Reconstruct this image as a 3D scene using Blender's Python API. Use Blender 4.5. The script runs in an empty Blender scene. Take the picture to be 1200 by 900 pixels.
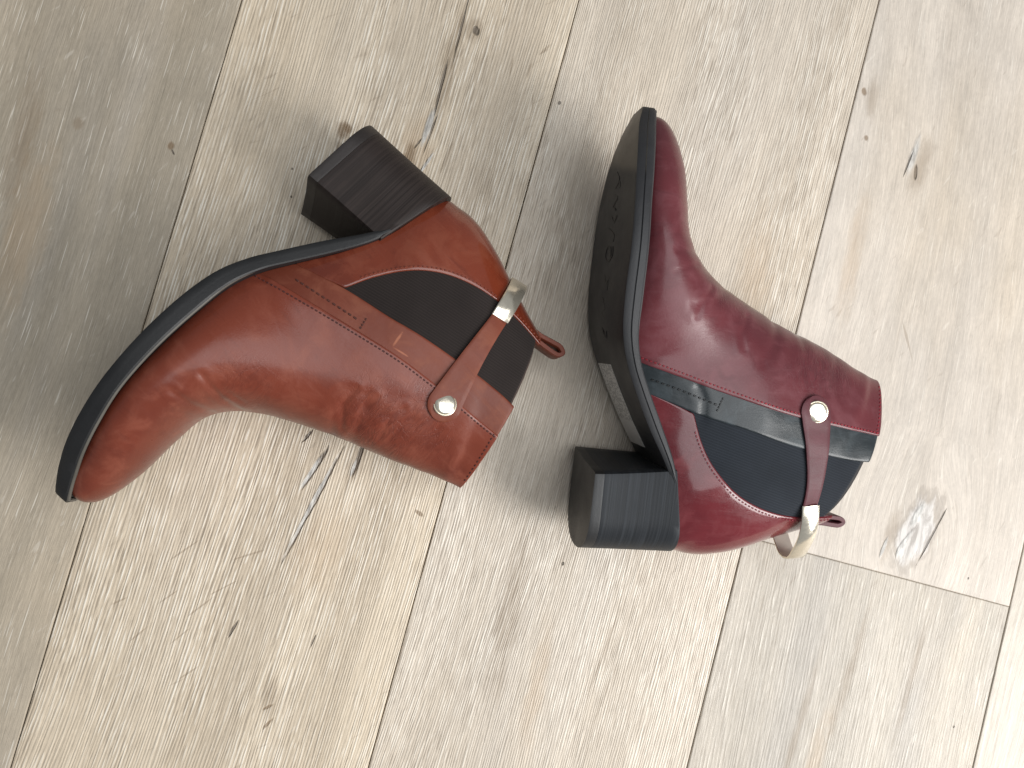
import bpy, bmesh, math, random
import numpy as np
from mathutils import Vector, Matrix, noise as mnoise
from mathutils.bvhtree import BVHTree

sc = bpy.context.scene
col = sc.collection

# ---------------------------------------------------------------- camera
CAM_H = 0.50874
cam_d = bpy.data.cameras.new('camera')
cam_d.lens = 30.0; cam_d.sensor_width = 36.0; cam_d.sensor_fit = 'HORIZONTAL'
cam_d.clip_start = 0.01; cam_d.clip_end = 50
cam = bpy.data.objects.new('camera', cam_d); col.objects.link(cam)
tx, ty = 0.02470436, 0.15055499
Ry = Matrix(((math.cos(ty), 0, -math.sin(ty)), (0, 1, 0), (math.sin(ty), 0, math.cos(ty))))
Rx = Matrix(((1, 0, 0), (0, math.cos(tx), -math.sin(tx)), (0, math.sin(tx), math.cos(tx))))
cam.matrix_world = Matrix.Translation((0, 0, CAM_H)) @ (Ry @ Rx).to_4x4()
sc.camera = cam

# ---------------------------------------------------------------- light
world = bpy.data.worlds.new('World'); sc.world = world; world.use_nodes = True
bg = world.node_tree.nodes['Background']
bg.inputs[0].default_value = (0.90, 0.95, 1.0, 1); bg.inputs[1].default_value = 0.25

def area(name, loc, target, sx, sy, power, color, spread=180):
    d = bpy.data.lights.new(name, 'AREA'); d.shape = 'RECTANGLE'; d.size = sx; d.size_y = sy
    d.energy = power; d.color = color; d.spread = math.radians(spread)
    o = bpy.data.objects.new(name, d); col.objects.link(o)
    o.location = loc
    o.rotation_euler = (Vector(target) - Vector(loc)).to_track_quat('-Z', 'Y').to_euler()
    return o
area('window_light', (1.10, -0.62, 0.80), (0.10, 0.0, 0.05), 0.62, 0.95, 21, (1.0, 0.985, 0.965))
area('overhead_fill', (0.72, -0.10, 1.95), (0.1, 0.0, 0.0), 1.7, 1.7, 27, (0.955, 0.98, 1.0))  # added overhead lamp, stands in for soft ceiling bounce and highlights from above

sc.view_settings.view_transform = 'Standard'; sc.view_settings.look = 'None'
sc.view_settings.exposure = 0.0; sc.view_settings.gamma = 1.0
sc.view_settings.use_curve_mapping = False

# ---------------------------------------------------------------- helpers
def lin(r, g, b):
    f = lambda c: (c / 255) / 12.92 if c / 255 <= 0.04045 else ((c / 255 + 0.055) / 1.055) ** 2.4
    return (f(r), f(g), f(b), 1)

def mesh_obj(name, verts, faces, mat, parent=None, smooth=True, sharp=40):
    me = bpy.data.meshes.new(name)
    me.from_pydata([tuple(v) for v in verts], [], faces)
    bm = bmesh.new(); bm.from_mesh(me)
    bmesh.ops.remove_doubles(bm, verts=bm.verts, dist=1e-6)
    bmesh.ops.recalc_face_normals(bm, faces=bm.faces)
    bm.to_mesh(me); bm.free()
    if smooth:
        me.polygons.foreach_set('use_smooth', [True] * len(me.polygons))
        me.set_sharp_from_angle(angle=math.radians(sharp))
    me.materials.append(mat)
    o = bpy.data.objects.new(name, me); col.objects.link(o)
    if parent: o.parent = parent
    return o

class NT:
    """small node-tree builder"""
    def __init__(s, name):
        s.m = bpy.data.materials.new(name); s.m.use_nodes = True
        s.t = s.m.node_tree; s.n = s.t.nodes; s.l = s.t.links
        s.b = s.n['Principled BSDF']
    def link(s, a, b): s.l.new(a, b)
    def node(s, typ, **kw):
        n = s.n.new(typ)
        for k, v in kw.items(): setattr(n, k, v)
        return n
    def put(s, sock, v):
        if hasattr(v, 'is_output') or isinstance(v, bpy.types.NodeSocket): s.l.new(v, sock)
        else: sock.default_value = v
    def obj(s): return s.node('ShaderNodeTexCoord').outputs['Object']
    def mapping(s, vec, loc=(0, 0, 0), rot=(0, 0, 0), scale=(1, 1, 1), typ='POINT'):
        n = s.node('ShaderNodeMapping', vector_type=typ); s.put(n.inputs['Vector'], vec)
        n.inputs['Location'].default_value = loc; n.inputs['Rotation'].default_value = rot; n.inputs['Scale'].default_value = scale
        return n.outputs[0]
    def noise(s, vec, scale=1, detail=2, rough=.5, dist=0):
        n = s.node('ShaderNodeTexNoise'); s.put(n.inputs['Vector'], vec)
        n.inputs['Scale'].default_value = scale; n.inputs['Detail'].default_value = detail
        n.inputs['Roughness'].default_value = rough; n.inputs['Distortion'].default_value = dist
        return n.outputs['Fac']
    def math(s, op, a, b=0.0, clamp=False):
        n = s.node('ShaderNodeMath', operation=op, use_clamp=clamp); s.put(n.inputs[0], a); s.put(n.inputs[1], b); return n.outputs[0]
    def vmath(s, op, a, b=None):
        n = s.node('ShaderNodeVectorMath', operation=op); s.put(n.inputs[0], a)
        if b is not None: s.put(n.inputs[1], b)
        return n.outputs['Value'] if op in ('LENGTH', 'DOT_PRODUCT') else n.outputs[0]
    def rng(s, v, a, b, c=0.0, d=1.0, smooth=True):
        n = s.node('ShaderNodeMapRange', interpolation_type='SMOOTHSTEP' if smooth else 'LINEAR')
        s.put(n.inputs['Value'], v)
        n.inputs['From Min'].default_value = a; n.inputs['From Max'].default_value = b
        n.inputs['To Min'].default_value = c; n.inputs['To Max'].default_value = d
        return n.outputs[0]
    def mix(s, f, a, b, mode='MIX'):
        n = s.node('ShaderNodeMix', data_type='RGBA', blend_type=mode); s.put(n.inputs[0], f); s.put(n.inputs[6], a); s.put(n.inputs[7], b); return n.outputs[2]
    def sep(s, v):
        n = s.node('ShaderNodeSeparateXYZ'); s.put(n.inputs[0], v); return n.outputs
    def comb(s, x, y, z=0.0):
        n = s.node('ShaderNodeCombineXYZ'); s.put(n.inputs[0], x); s.put(n.inputs[1], y); s.put(n.inputs[2], z); return n.outputs[0]
    def bump(s, h, dist, strength=1.0, prev=None):
        n = s.node('ShaderNodeBump'); s.put(n.inputs['Height'], h); n.inputs['Distance'].default_value = dist; n.inputs['Strength'].default_value = strength
        if prev is not None: s.put(n.inputs['Normal'], prev)
        return n.outputs[0]
    def set(s, **kw):
        for k, v in kw.items(): s.put(s.b.inputs[k.replace('_', ' ')], v)
        return s.m

# ---------------------------------------------------------------- floor
PHI = -0.2676933; OFF = -0.1412936; JOFF = -0.01988057; PW = 0.19
FN = Vector((math.cos(PHI), math.sin(PHI), 0)); FT = Vector((-math.sin(PHI), math.cos(PHI), 0))

def wood(name, seed, c_lo, c_hi, line=(.12, .36), line_amt=.5, dark_amt=.35, dash=0.0, tilt=0.0, fx=430., fy=7., flecks=0.0, spots=(), warp=.010, grey=.35, period=.0024, combed=1.0, mott=0.0):
    """whitewashed brushed oak; spots = (kind, x, y, angle_deg, half_len, half_wid[, soft]) in mm from plank centre line / joint"""
    k = NT(name); P = k.obj()
    P0 = P
    sh = (seed * 1.7, seed * 3.1, seed * .9)
    P = k.mapping(P, rot=(0, 0, math.radians(tilt)))
    wv = k.noise(k.mapping(P, loc=sh, scale=(5, 1.6, 1)), 1, 2, .5)
    wv2 = k.noise(k.mapping(P, loc=sh, scale=(22, 5, 1)), 1, 2, .5)
    x, y, _ = k.sep(P)
    xw = k.math('ADD', x, k.math('MULTIPLY', k.math('SUBTRACT', wv, .5), warp * 4))
    xw = k.math('ADD', xw, k.math('MULTIPLY', k.math('SUBTRACT', wv2, .5), warp * .45))
    for sp in spots:                                   # grain flows round the knots
        if sp[0] == 'knot':
            d = k.mapping(P0, loc=(sp[1] / 1000, sp[2] / 1000, 0), rot=(0, 0, math.radians(sp[3])), scale=(sp[5] / 1000 * 3, sp[4] / 1000 * 2.2, 1), typ='TEXTURE')
            dx = k.sep(d)[0]; r = k.vmath('LENGTH', k.vmath('MULTIPLY', d, (1, 1, 0)))
            g = k.math('POWER', 2.718, k.math('MULTIPLY', k.math('MULTIPLY', r, r), -1.2))
            xw = k.math('SUBTRACT', xw, k.math('MULTIPLY', k.math('MULTIPLY', dx, g), sp[5] / 1000 * 2.2))
    Q = k.comb(xw, y, 0.0)
    tone = k.noise(k.mapping(Q, loc=sh, scale=(26, 1.1, 1)), 1, 4, .6)
    patch = k.noise(k.mapping(Q, loc=sh, scale=(9, 3.5, 1)), 1, 3, .55)
    greyn = k.noise(k.mapping(Q, loc=(seed * 5.1, seed, 3), scale=(14, 1.6, 1)), 1, 3, .6)
    fib = k.noise(k.mapping(Q, loc=sh, scale=(1500, 60, 1)), 1, 3, .75)
    seg = k.noise(k.mapping(Q, loc=(seed, 9 + seed, 0), scale=(fx * 1.25, fy * 2.6, 1)), 1, 2, .6)
    ph = k.noise(k.mapping(Q, loc=sh, scale=(130, 5.5, 1)), 1, 2, .6)
    qx = k.sep(Q)[0]
    comb_ = k.math('SINE', k.math('ADD', k.math('MULTIPLY', qx, 6.2832 / period), k.math('MULTIPLY', ph, 17.0)))
    regn = k.noise(k.mapping(Q, loc=(seed, 3 + seed, 4), scale=(22, 7.0, 1)), 1, 3, .6)
    reg = k.rng(regn, .36, .60, .18, 1.0)
    lines = k.math('ADD', k.math('MULTIPLY', comb_, .27 * combed), k.math('MULTIPLY', k.math('SUBTRACT', seg, .5), 1.45))
    grit = k.noise(k.mapping(P, scale=(520, 260, 1)), 1, 3, .7)
    c = k.mix(k.rng(tone, .26, .74), c_lo, c_hi)
    c = k.mix(k.math('MULTIPLY', k.rng(greyn, .46, .68), grey), c, lin(168, 161, 153))
    c = k.mix(k.rng(patch, .52, .74, 0, .3), c, lin(208, 189, 162))
    fb = k.math('ADD', k.rng(fib, .3, .7, .85, 1.12, False), k.rng(grit, .3, .7, -.055, .055, False))
    c = k.mix(1.0, c, k.comb(fb, fb, fb), 'MULTIPLY')
    if mott > 0:
        mo = k.noise(k.mapping(Q, loc=(seed, 7, 1), scale=(70, 26, 1)), 1, 4, .65, .6)
        mv = k.rng(mo, .3, .7, 1 - mott, 1 + mott, False)
        c = k.mix(1.0, c, k.comb(mv, mv, mv), 'MULTIPLY')
        sc2 = k.noise(k.mapping(k.mapping(P, rot=(0, 0, .35)), loc=(seed, 2, 6), scale=(300, 60, 1)), 1, 2, .6, .5)
        c = k.mix(k.rng(sc2, .66, .74, 0, .22), c, lin(236, 228, 216))
        c = k.mix(k.rng(sc2, .34, .26, 0, .30), c, lin(146, 131, 115))
    # brushed-out dark pores and white filled pores
    dk = k.math('MULTIPLY', k.rng(lines, -.20, -.33), k.math('MULTIPLY', reg, dark_amt))
    c = k.mix(dk, c, lin(128, 113, 96))
    wh = k.math('MULTIPLY', k.rng(lines, line[0] + .08, line[1] - .02), k.math('MULTIPLY', reg, line_amt))
    if dash > 0:
        da = k.noise(k.mapping(Q, loc=(seed, 1, 2), scale=(1050, 30, 1)), 1, 1, .55)
        wh = k.math('MAXIMUM', wh, k.math('MULTIPLY', k.rng(da, .665, .70), dash))
    c = k.mix(wh, c, lin(246, 239, 226))
    h = k.math('ADD', k.math('MULTIPLY', lines, .25 + .55 * combed), k.math('MULTIPLY', fib, .35))
    # medullary ray flecks, oblique to the grain
    if flecks > 0:
        fl = k.noise(k.mapping(k.mapping(P, rot=(0, 0, math.radians(-42))), loc=(seed, 0, 0), scale=(38, 260, 1)), 1, 2, .5, .3)
        fm = k.noise(k.mapping(P, loc=(seed * 2, 5, 0), scale=(13, 9, 1)), 1, 2)
        fk = k.math('MULTIPLY', k.rng(fl, .66, .73), k.math('MULTIPLY', k.rng(fm, .45, .58), flecks))
        c = k.mix(fk, c, lin(122, 100, 77))
    # cracks, knots, filler
    edge = k.noise(k.mapping(P0, scale=(170, 60, 1)), 1, 3, .6)
    edge2 = k.noise(k.mapping(P0, scale=(420, 110, 1)), 1, 3, .6)
    eoff = k.math('MULTIPLY', k.math('SUBTRACT', edge, .5), 1.1)
    hs = None
    for sp in spots:
        kind, sx, sy, ang, hl, hw = sp[:6]
        soft = sp[6] if len(sp) > 6 else .55
        d = k.mapping(P0, loc=(sx / 1000, sy / 1000, 0), rot=(0, 0, math.radians(ang)), scale=(hw / 1000, hl / 1000, 1), typ='TEXTURE')
        r = k.math('ADD', k.vmath('LENGTH', k.vmath('MULTIPLY', d, (1, 1, 0))), eoff)
        m = k.rng(r, 1.0, 1.0 - soft)
        if kind == 'dark':
            c = k.mix(k.math('MULTIPLY', m, .72), c, lin(84, 74, 65)); w_ = -.8
        elif kind == 'brown':
            c = k.mix(k.math('MULTIPLY', m, .7), c, lin(118, 92, 62)); w_ = -.1
        elif kind == 'faint_brown':  # faint brown tone of the wood itself
            c = k.mix(k.math('MULTIPLY', m, .42), c, lin(128, 108, 84)); w_ = 0
        elif kind == 'fleck':
            c = k.mix(k.math('MULTIPLY', m, .5), c, lin(140, 120, 97)); w_ = 0
        elif kind == 'tan':
            c = k.mix(k.math('MULTIPLY', m, .30), c, lin(184, 154, 118)); w_ = 0
        elif kind == 'putty':
            pc = k.mix(k.rng(edge2, .38, .62), lin(166, 163, 158), lin(210, 207, 201))
            c = k.mix(k.math('MULTIPLY', m, .85), c, pc); w_ = .25
        elif kind == 'knot':
            gr = k.noise(k.mapping(P0, loc=sh, rot=(0, 0, math.radians(-18)), scale=(210, 45, 1)), 1, 4, .65, .8)
            pc = k.mix(k.rng(gr, .36, .62), lin(150, 143, 137), lin(208, 203, 198))
            c = k.mix(k.math('MULTIPLY', m, .85), c, pc); w_ = .15
            rim = k.math('MULTIPLY', k.rng(r, .70, .92), k.rng(r, 1.16, .98))
            c = k.mix(k.math('MULTIPLY', rim, .35), c, lin(126, 113, 100))
        if w_:
            t_ = k.math('MULTIPLY', m, w_); hs = t_ if hs is None else k.math('ADD', hs, t_)
    n = k.bump(h, .0005, .8)
    if hs is not None: n = k.bump(hs, .002, .8, n)
    rg = k.rng(lines, -.3, .3, .50, .36, False)
    return k.set(Base_Color=c, Roughness=rg, Normal=n, Specular_IOR_Level=.45)

A_LO, A_HI = lin(158, 142, 121), lin(186, 170, 146)
spots_b = [
    ('faint_brown', 38, 253, 0, 11, 7), ('dark', 39.5, 253, 20, 3.4, 2.4),
    ('faint_brown', 30, 228, 2, 46, 6), ('dark', 30.5, 252, 2, 26, .85), ('dark', 28.6, 212, 2, 22, 1.0),
    ('tan', 25, 172, 8, 26, 12), ('brown', 22, 168, 5, 12, 5, .8), ('putty', 27.6, 186, -3, 15, 2.3), ('dark', 30.0, 183, -4, 14, .7),
    ('dark', 24.5, 176, -20, 5, .7), ('putty', 32, 164, -18, 12, 1.2), ('faint_brown', 43, 172, -8, 16, 1.4),
    ('brown', -19, 170, 12, 7, 5.5, .6), ('brown', -17, 172, 30, 4, 3, .6), ('faint_brown', -17, 158, 40, 8, 3), ('dark', -41, 139, 0, .8, .7), ('dark', -37, 123, 0, .9, .7),
    ('faint_brown', 84, 222, 12, 7, .9), ('faint_brown', 83, 256, -30, 7, 1.2), ('faint_brown', 77, 240, 0, 6, .8), ('faint_brown', 66, 238, 5, 8, .8),
    ('dark', 18, -27, -17, 18, 1.9), ('putty', 16.4, -31, -17, 13, 1.7),
    ('dark', 23.6, -44, -12.2, 43, 1.5), ('putty', 22.3, -47, -12.2, 37, 1.35),
    ('faint_brown', 40, -16, -3, 23, 5.5), ('dark', 41, -12, -3, 15, 1.8), ('putty', 39.8, -20, -4, 7, 1.2),
    ('dark', 9.2, -9, -24, 6, 1.2), ('brown', 84, -36, 70, 4, 1.5), ('tan', 35, -70, -6, 40, 22, .9),
    ('dark', -1, -126, -14, 6, .9), ('dark', 44.5, -122, -8, 5.5, .8),
    ('brown', 30, -164, -50, 4.5, 1.0), ('brown', 32.5, -173, -30, 5.5, 1.2), ('faint_brown', 30, -160, 10, 22, 7, .8),
    ('fleck', -39, -89, -40, 13, .7), ('fleck', -4, -83, -58, 12, .8), ('fleck', -65, -124.5, -50, 6, .8), ('fleck', -18, -155, -43, 8, .8),
    ('fleck', -40, -116, -40, 9, .6), ('fleck', -22, -118, -38, 10, .7), ('fleck', -12, -104, -48, 10, .6), ('fleck', -50, -140, -35, 8, .6), ('fleck', -28, -136, -36, 9, .6),
]
spots_a = [('brown', 81, 131, 10, 3.2, 2.6, .6), ('dark', 83, 128, 40, 2.2, .6), ('faint_brown', 5, 110, 4, 60, 10, .9), ('tan', 20, 60, 2, 70, 16, .9), ('faint_brown', 30, 128, 0, 5, 4)]
spots_c = [('dark', -90, 227, 0, 1.5, 1.1), ('dark', -14, -44, 0, 1.5, 1.1), ('tan', -10, -120, 4, 60, 8, .9), ('faint_brown', 25, -90, -6, 40, 1.2, .9), ('faint_brown', 33, -110, -8, 50, 1.0, .9),
           ('faint_brown', 0, 160, 30, 9, 1), ('tan', 60, 150, 5, 70, 18, .9), ('faint_brown', -38, -80, 4, 80, 12, .9)]
spots_d = [('putty', -46, 268, -3, 16, 3.4), ('dark', -48.5, 262, -8, 12, .8), ('dark', -42, 258, 10, 6, 1.2), ('faint_brown', -40, 262, -5, 34, 9, .9),
           ('brown', -90, 298, 20, 3.5, 2.2), ('faint_brown', -84, 296, 5, 22, 6, .9), ('brown', -81, 269, 10, 2.6, 2.0), ('knot', 18, 32, -13, 28, 13, .4), ('dark', 29, 32, -16, 24, .8), ('putty', 11, 22, -22, 13, 2.2),
           ('putty', 16, 42, -16, 12, 3.0), ('faint_brown', 0, 24, -6, 26, 6, .8), ('putty', -2, 16, -10, 9, 1.6), ('tan', -70, 190, 4, 60, 9, .9), ('dark', 61, 11, 0, .9, .7), ('faint_brown', -20, 150, 30, 14, 1.0), ('faint_brown', -38, 100, -35, 12, .9)]
spots_e = [('faint_brown', -5, -70, -4, 60, 5, .9), ('faint_brown', -30, -110, -3, 70, 4, .9), ('faint_brown', 38, -60, -2, 60, 4, .9), ('dark', 75, -84, 0, .9, .7), ('tan', -15, -130, -4, 60, 8, .9)]
def wood_set(spots, cuts, *args, **kw):
    """one board material per stretch of board, so that each carries only the knots that lie in it"""
    out = []
    ys = [-9e9] + cuts + [9e9]
    for i in range(len(ys) - 1):
        sel = [q for q in spots if q[2] + q[4] * 1.6 > ys[i] and q[2] - q[4] * 1.6 < ys[i + 1]]
        out.append(wood(*args, spots=sel, **kw))
    return cuts, out
M_A = wood_set(spots_a, [20, 200], 'oak_grey', 1.3, lin(154, 143, 126), lin(182, 169, 150), (.16, .38), .24, .24, .45, .4, 480, 18, 0, warp=.010, grey=.45, period=.0030, combed=.35, mott=.06)
M_B = wood_set(spots_b, [-145, -98, -60, 10, 140, 200], 'oak_tan', 4.1, lin(191, 175, 153), lin(217, 201, 178), (.10, .34), .68, .55, 0, 1.6, 480, 17, .25, warp=.009, grey=.18, combed=.95, mott=.03, period=.0017)
M_C = wood_set(spots_c, [-30, 90], 'oak_beige', 7.7, lin(192, 179, 162), lin(216, 203, 186), (.10, .34), .64, .52, 0, 1.0, 520, 19, 0, warp=.010, grey=.30, period=.0015, combed=.9, mott=.03)
M_D = wood_set(spots_d, [95, 140, 225], 'oak_knotty', 2.9, lin(186, 175, 162), lin(211, 200, 187), (.16, .40), .22, .15, .3, -1.5, 330, 14, 0, warp=.018, grey=.35, period=.0033, combed=.3, mott=.08)
M_E = wood_set(spots_e, [], 'oak_streaked', 9.2, lin(160, 151, 138), lin(188, 178, 164), (.12, .38), .36, .34, .2, .6, 460, 18, 0, warp=.012, grey=.5, period=.0022, combed=.55, mott=.06)
M_F = wood_set([], [], 'oak_pale', 6.4, lin(178, 168, 154), lin(198, 188, 174), (.16, .40), .25, .14, 0, .5, 380, 9, 0, warp=.010, grey=.2, period=.0028, combed=.4, mott=.05)

kk = NT('gap_dirt'); M_GAP = kk.set(Base_Color=(.10, .075, .055, 1), Roughness=.9)
fl = mesh_obj('floor', [(-1.6, -1.6, -.016), (1.9, -1.6, -.016), (1.9, 1.6, -.016), (-1.6, 1.6, -.016)], [(0, 1, 2, 3)], M_GAP, None, False)
fl['kind'] = 'structure'; fl['label'] = 'whitewashed oak plank floor under both boots'

def plank(k, y0, y1, mat, dz=0.0, seedshift=0.0):
    """a bevelled board; local x across, y along (y=0 at the joint line)"""
    g = .00028; b = .0007; h = .014
    x0, x1 = -PW / 2 + g, PW / 2 - g
    y0 += g * .15; y1 -= g * .15
    cuts, mats = mat
    ys = [y0] + [c_ / 1000 for c_ in cuts if y0 < c_ / 1000 < y1] + [y1]
    first = len([c_ for c_ in cuts if c_ / 1000 <= y0])
    prof = [(x0, -h), (x0, -b), (x0 + b * .35, -b * .25), (x0 + b, 0), (x1 - b, 0), (x1 - b * .35, -b * .25), (x1, -b), (x1, -h)]
    rings = [(y0, -b, 1), (y0 + b * .35, -b * .25, 1), (y0 + b, 0, 0)] + [(y, 0, 0) for y in ys[1:-1]] + [(y1 - b, 0, 0), (y1 - b * .35, -b * .25, 1), (y1, -b, 1)]
    v = []; f = []; mi = []
    for y, top, _ in rings:
        for x, z in prof: v.append((x, y, min(z, top)))
    for r in range(len(rings) - 1):
        m_ = sum(1 for q in ys[1:-1] if rings[r][0] >= q - 1e-9)
        for c in range(7):
            f.append((r * 8 + c, r * 8 + c + 1, r * 8 + 9 + c, r * 8 + 8 + c)); mi.append(first + m_)
    for e in (0, len(rings) - 1): f.append(tuple(e * 8 + c for c in range(8))); mi.append(first if e == 0 else first + len(ys) - 2)
    me = bpy.data.meshes.new('plank'); me.from_pydata(v, [], f)
    for m_ in mats: me.materials.append(m_)
    me.polygons.foreach_set('material_index', mi)
    o = bpy.data.objects.new('plank', me); col.objects.link(o); o.parent = fl
    p = FN * (OFF + (k + .5) * PW) + FT * JOFF + Vector((0, 0, dz))
    o.matrix_world = Matrix.Translation(p) @ Matrix.Rotation(PHI, 4, 'Z')
    return o
plank(-1, -1.1, 1.1, M_A)
plank(0, -.95, 1.2, M_B, -.0001)
plank(1, -1.2, 1.0, M_C, -.0003)
plank(2, 0, 1.3, M_D, -.0001)
plank(2, -1.2, 0, M_E, -.0002)
plank(3, -.75, 1.2, M_F, 0)
for k_, (ya, yb), m_ in ((-2, (-1.2, .55), M_C), (-3, (-.6, 1.2), M_E), (-4, (-1.2, 1.0), M_B), (4, (-1.2, .4), M_C), (5, (-.9, 1.2), M_E), (6, (-1.2, .9), M_A)):
    plank(k_, ya, yb, m_)

# ---------------------------------------------------------------- boot materials
def leather(name, base, dark, light, seed, rough=.34, coat=.35, patches=(), spec=.5, marks=(), coat_rough=.20):
    k = NT(name); P = k.obj()
    Pn = k.mapping(P, loc=(seed, seed * 2, seed * 3))
    big = k.noise(Pn, 16, 4, .55); mid = k.noise(Pn, 60, 4, .6, .6); fine = k.noise(Pn, 1100, 3, .6)
    pores = k.noise(Pn, 420, 4, .65)
    cr = k.noise(k.mapping(Pn, rot=(0, .5, 0), scale=(90, 60, 24)), 1, 4, .6, 1.2)
    c = k.mix(k.rng(big, .38, .70, 0, .75), base, dark)
    c = k.mix(k.rng(mid, .46, .70, 0, .75), c, light)
    streak = k.noise(k.mapping(Pn, rot=(0, .9, 0), scale=(320, 60, 40)), 1, 3, .65)
    c = k.mix(k.rng(streak, .58, .74, 0, .35), c, light)
    c = k.mix(k.rng(cr, .56, .70, 0, .30), c, dark)
    h = k.math('ADD', k.math('MULTIPLY', fine, .35), k.math('MULTIPLY', pores, .65))
    crm = k.math('MULTIPLY', k.rng(cr, .5, .62), .10)
    hh = crm
    for (px, pz, ang, rx, rz, amt) in patches:       # worn and creased areas of the hide
        d = k.mapping(P, loc=(px / 1000, 0, pz / 1000), rot=(0, math.radians(ang), 0), scale=(rx / 1000, 1, rz / 1000), typ='TEXTURE')
        r = k.vmath('LENGTH', k.vmath('MULTIPLY', d, (1, 0, 1)))
        r = k.math('ADD', r, k.math('MULTIPLY', k.math('SUBTRACT', mid, .5), 1.2))
        m = k.rng(r, 1.1, .3)
        w = k.noise(k.mapping(P, loc=(seed, 0, 0), rot=(0, math.radians(ang + 25), 0), scale=(70, 40, 230)), 1, 4, .65, 1.5)
        c = k.mix(k.math('MULTIPLY', m, k.rng(w, .40, .60, 0, amt)), c, dark)
        hh = k.math('ADD', hh, k.math('MULTIPLY', m, k.math('MULTIPLY', k.rng(w, .38, .62), -.35 * amt)))
    for (x1, z1, x2, z2, wd) in marks:               # pale scuffs
        L_ = math.hypot(x2 - x1, z2 - z1) / 2
        d = k.mapping(P, loc=((x1 + x2) / 2000, 0, (z1 + z2) / 2000), rot=(0, -math.atan2(z2 - z1, x2 - x1), 0), scale=(L_ / 1000, 1, wd / 1000), typ='TEXTURE')
        r = k.math('ADD', k.vmath('LENGTH', k.vmath('MULTIPLY', d, (1, 0, 1))), k.math('MULTIPLY', k.math('SUBTRACT', pores, .5), 1.0))
        c = k.mix(k.rng(r, 1.0, .4, 0, .55), c, lin(176, 112, 82))
    n = k.bump(hh, .0005, .5)
    if patches:
        wr = None
        for (px, pz, ang, rx, rz, amt) in patches:
            d = k.mapping(P, loc=(px / 1000, 0, pz / 1000), rot=(0, math.radians(ang), 0), scale=(rx * 1.5 / 1000, 1, rz * 1.4 / 1000), typ='TEXTURE')
            m = k.math('MULTIPLY', k.rng(k.vmath('LENGTH', k.vmath('MULTIPLY', d, (1, 0, 1))), 1.0, .2), amt)
            wr = m if wr is None else k.math('MAXIMUM', wr, m)
        w1 = k.noise(k.mapping(Pn, rot=(0, math.radians(35), 0), scale=(55, 30, 150)), 1, 3, .6, .8)
        w2 = k.noise(k.mapping(Pn, rot=(0, math.radians(-30), 0), scale=(60, 30, 190)), 1, 3, .6, .8)
        rd = lambda v: k.rng(k.math('ABSOLUTE', k.math('SUBTRACT', v, .5)), 0, .035, 1, 0)
        rr_ = k.math('MULTIPLY', k.math('MAXIMUM', rd(w1), rd(w2)), wr)
        n = k.bump(k.math('MULTIPLY', rr_, -1.0), .00036, .6, n)
        c = k.mix(k.math('MULTIPLY', rr_, .35), c, dark)
    n = k.bump(h, .0002, .6, n)
    rg = k.math('ADD', k.rng(mid, .3, .7, rough - .09, rough + .10, False), k.rng(streak, .45, .7, 0, .08, False))
    return k.set(Base_Color=c, Roughness=rg, Normal=n, Coat_Weight=coat, Coat_Roughness=coat_rough, Specular_IOR_Level=spec * .5)

def plain(name, colr, rough, metal=0.0, bumpscale=900, bumpd=.0001, var=.25, spec=.5):
    k = NT(name); P = k.obj()
    nz = k.noise(P, bumpscale, 3, .6); bgn = k.noise(P, 45, 3, .6)
    f = k.rng(bgn, .3, .7, 1 - var, 1 + var, False)
    c = k.mix(1.0, colr, k.comb(f, f, f), 'MULTIPLY')
    return k.set(Base_Color=c, Roughness=k.rng(bgn, .3, .7, rough * .85, rough * 1.15, False), Metallic=metal, Normal=k.bump(nz, bumpd, .6), Specular_IOR_Level=spec)

def elastic_mat(name, colr):
    k = NT(name); P = k.obj()
    x, y, z = k.sep(P)
    rib = k.math('SINE', k.math('MULTIPLY', k.math('ADD', x, k.math('MULTIPLY', z, .25)), 4200.0))
    wv = k.noise(P, 1600, 2, .6); bgn = k.noise(P, 30, 3, .5)
    f = k.rng(bgn, .3, .7, .85, 1.15, False)
    f = k.math('MULTIPLY', f, k.rng(rib, -1, 1, .86, 1.14, False))
    c = k.mix(1.0, colr, k.comb(f, f, f), 'MULTIPLY')
    h = k.math('ADD', k.math('MULTIPLY', rib, .6), wv)
    return k.set(Base_Color=c, Roughness=.8, Normal=k.bump(h, .0002, .7), Specular_IOR_Level=.15, Sheen_Weight=.05)

def stacked_mat(name, colr, hi):
    k = NT(name); P = k.obj()
    x, y, z = k.sep(P)
    layers = k.noise(k.comb(k.math('MULTIPLY', x, 3.0), k.math('MULTIPLY', y, 3.0), k.math('MULTIPLY', z, 430.0)), 1, 3, .7)
    scr = k.noise(k.mapping(P, scale=(90, 90, 1500)), 1, 2, .6)
    bgn = k.noise(P, 40, 4, .6)
    c = k.mix(k.rng(layers, .35, .68), colr, hi)
    c = k.mix(k.rng(bgn, .45, .7, 0, .4), c, colr)
    h = k.math('ADD', layers, k.math('MULTIPLY', scr, .4))
    return k.set(Base_Color=c, Roughness=k.rng(layers, .3, .7, .42, .58, False), Normal=k.bump(h, .0002, .6), Specular_IOR_Level=.22)

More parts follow.
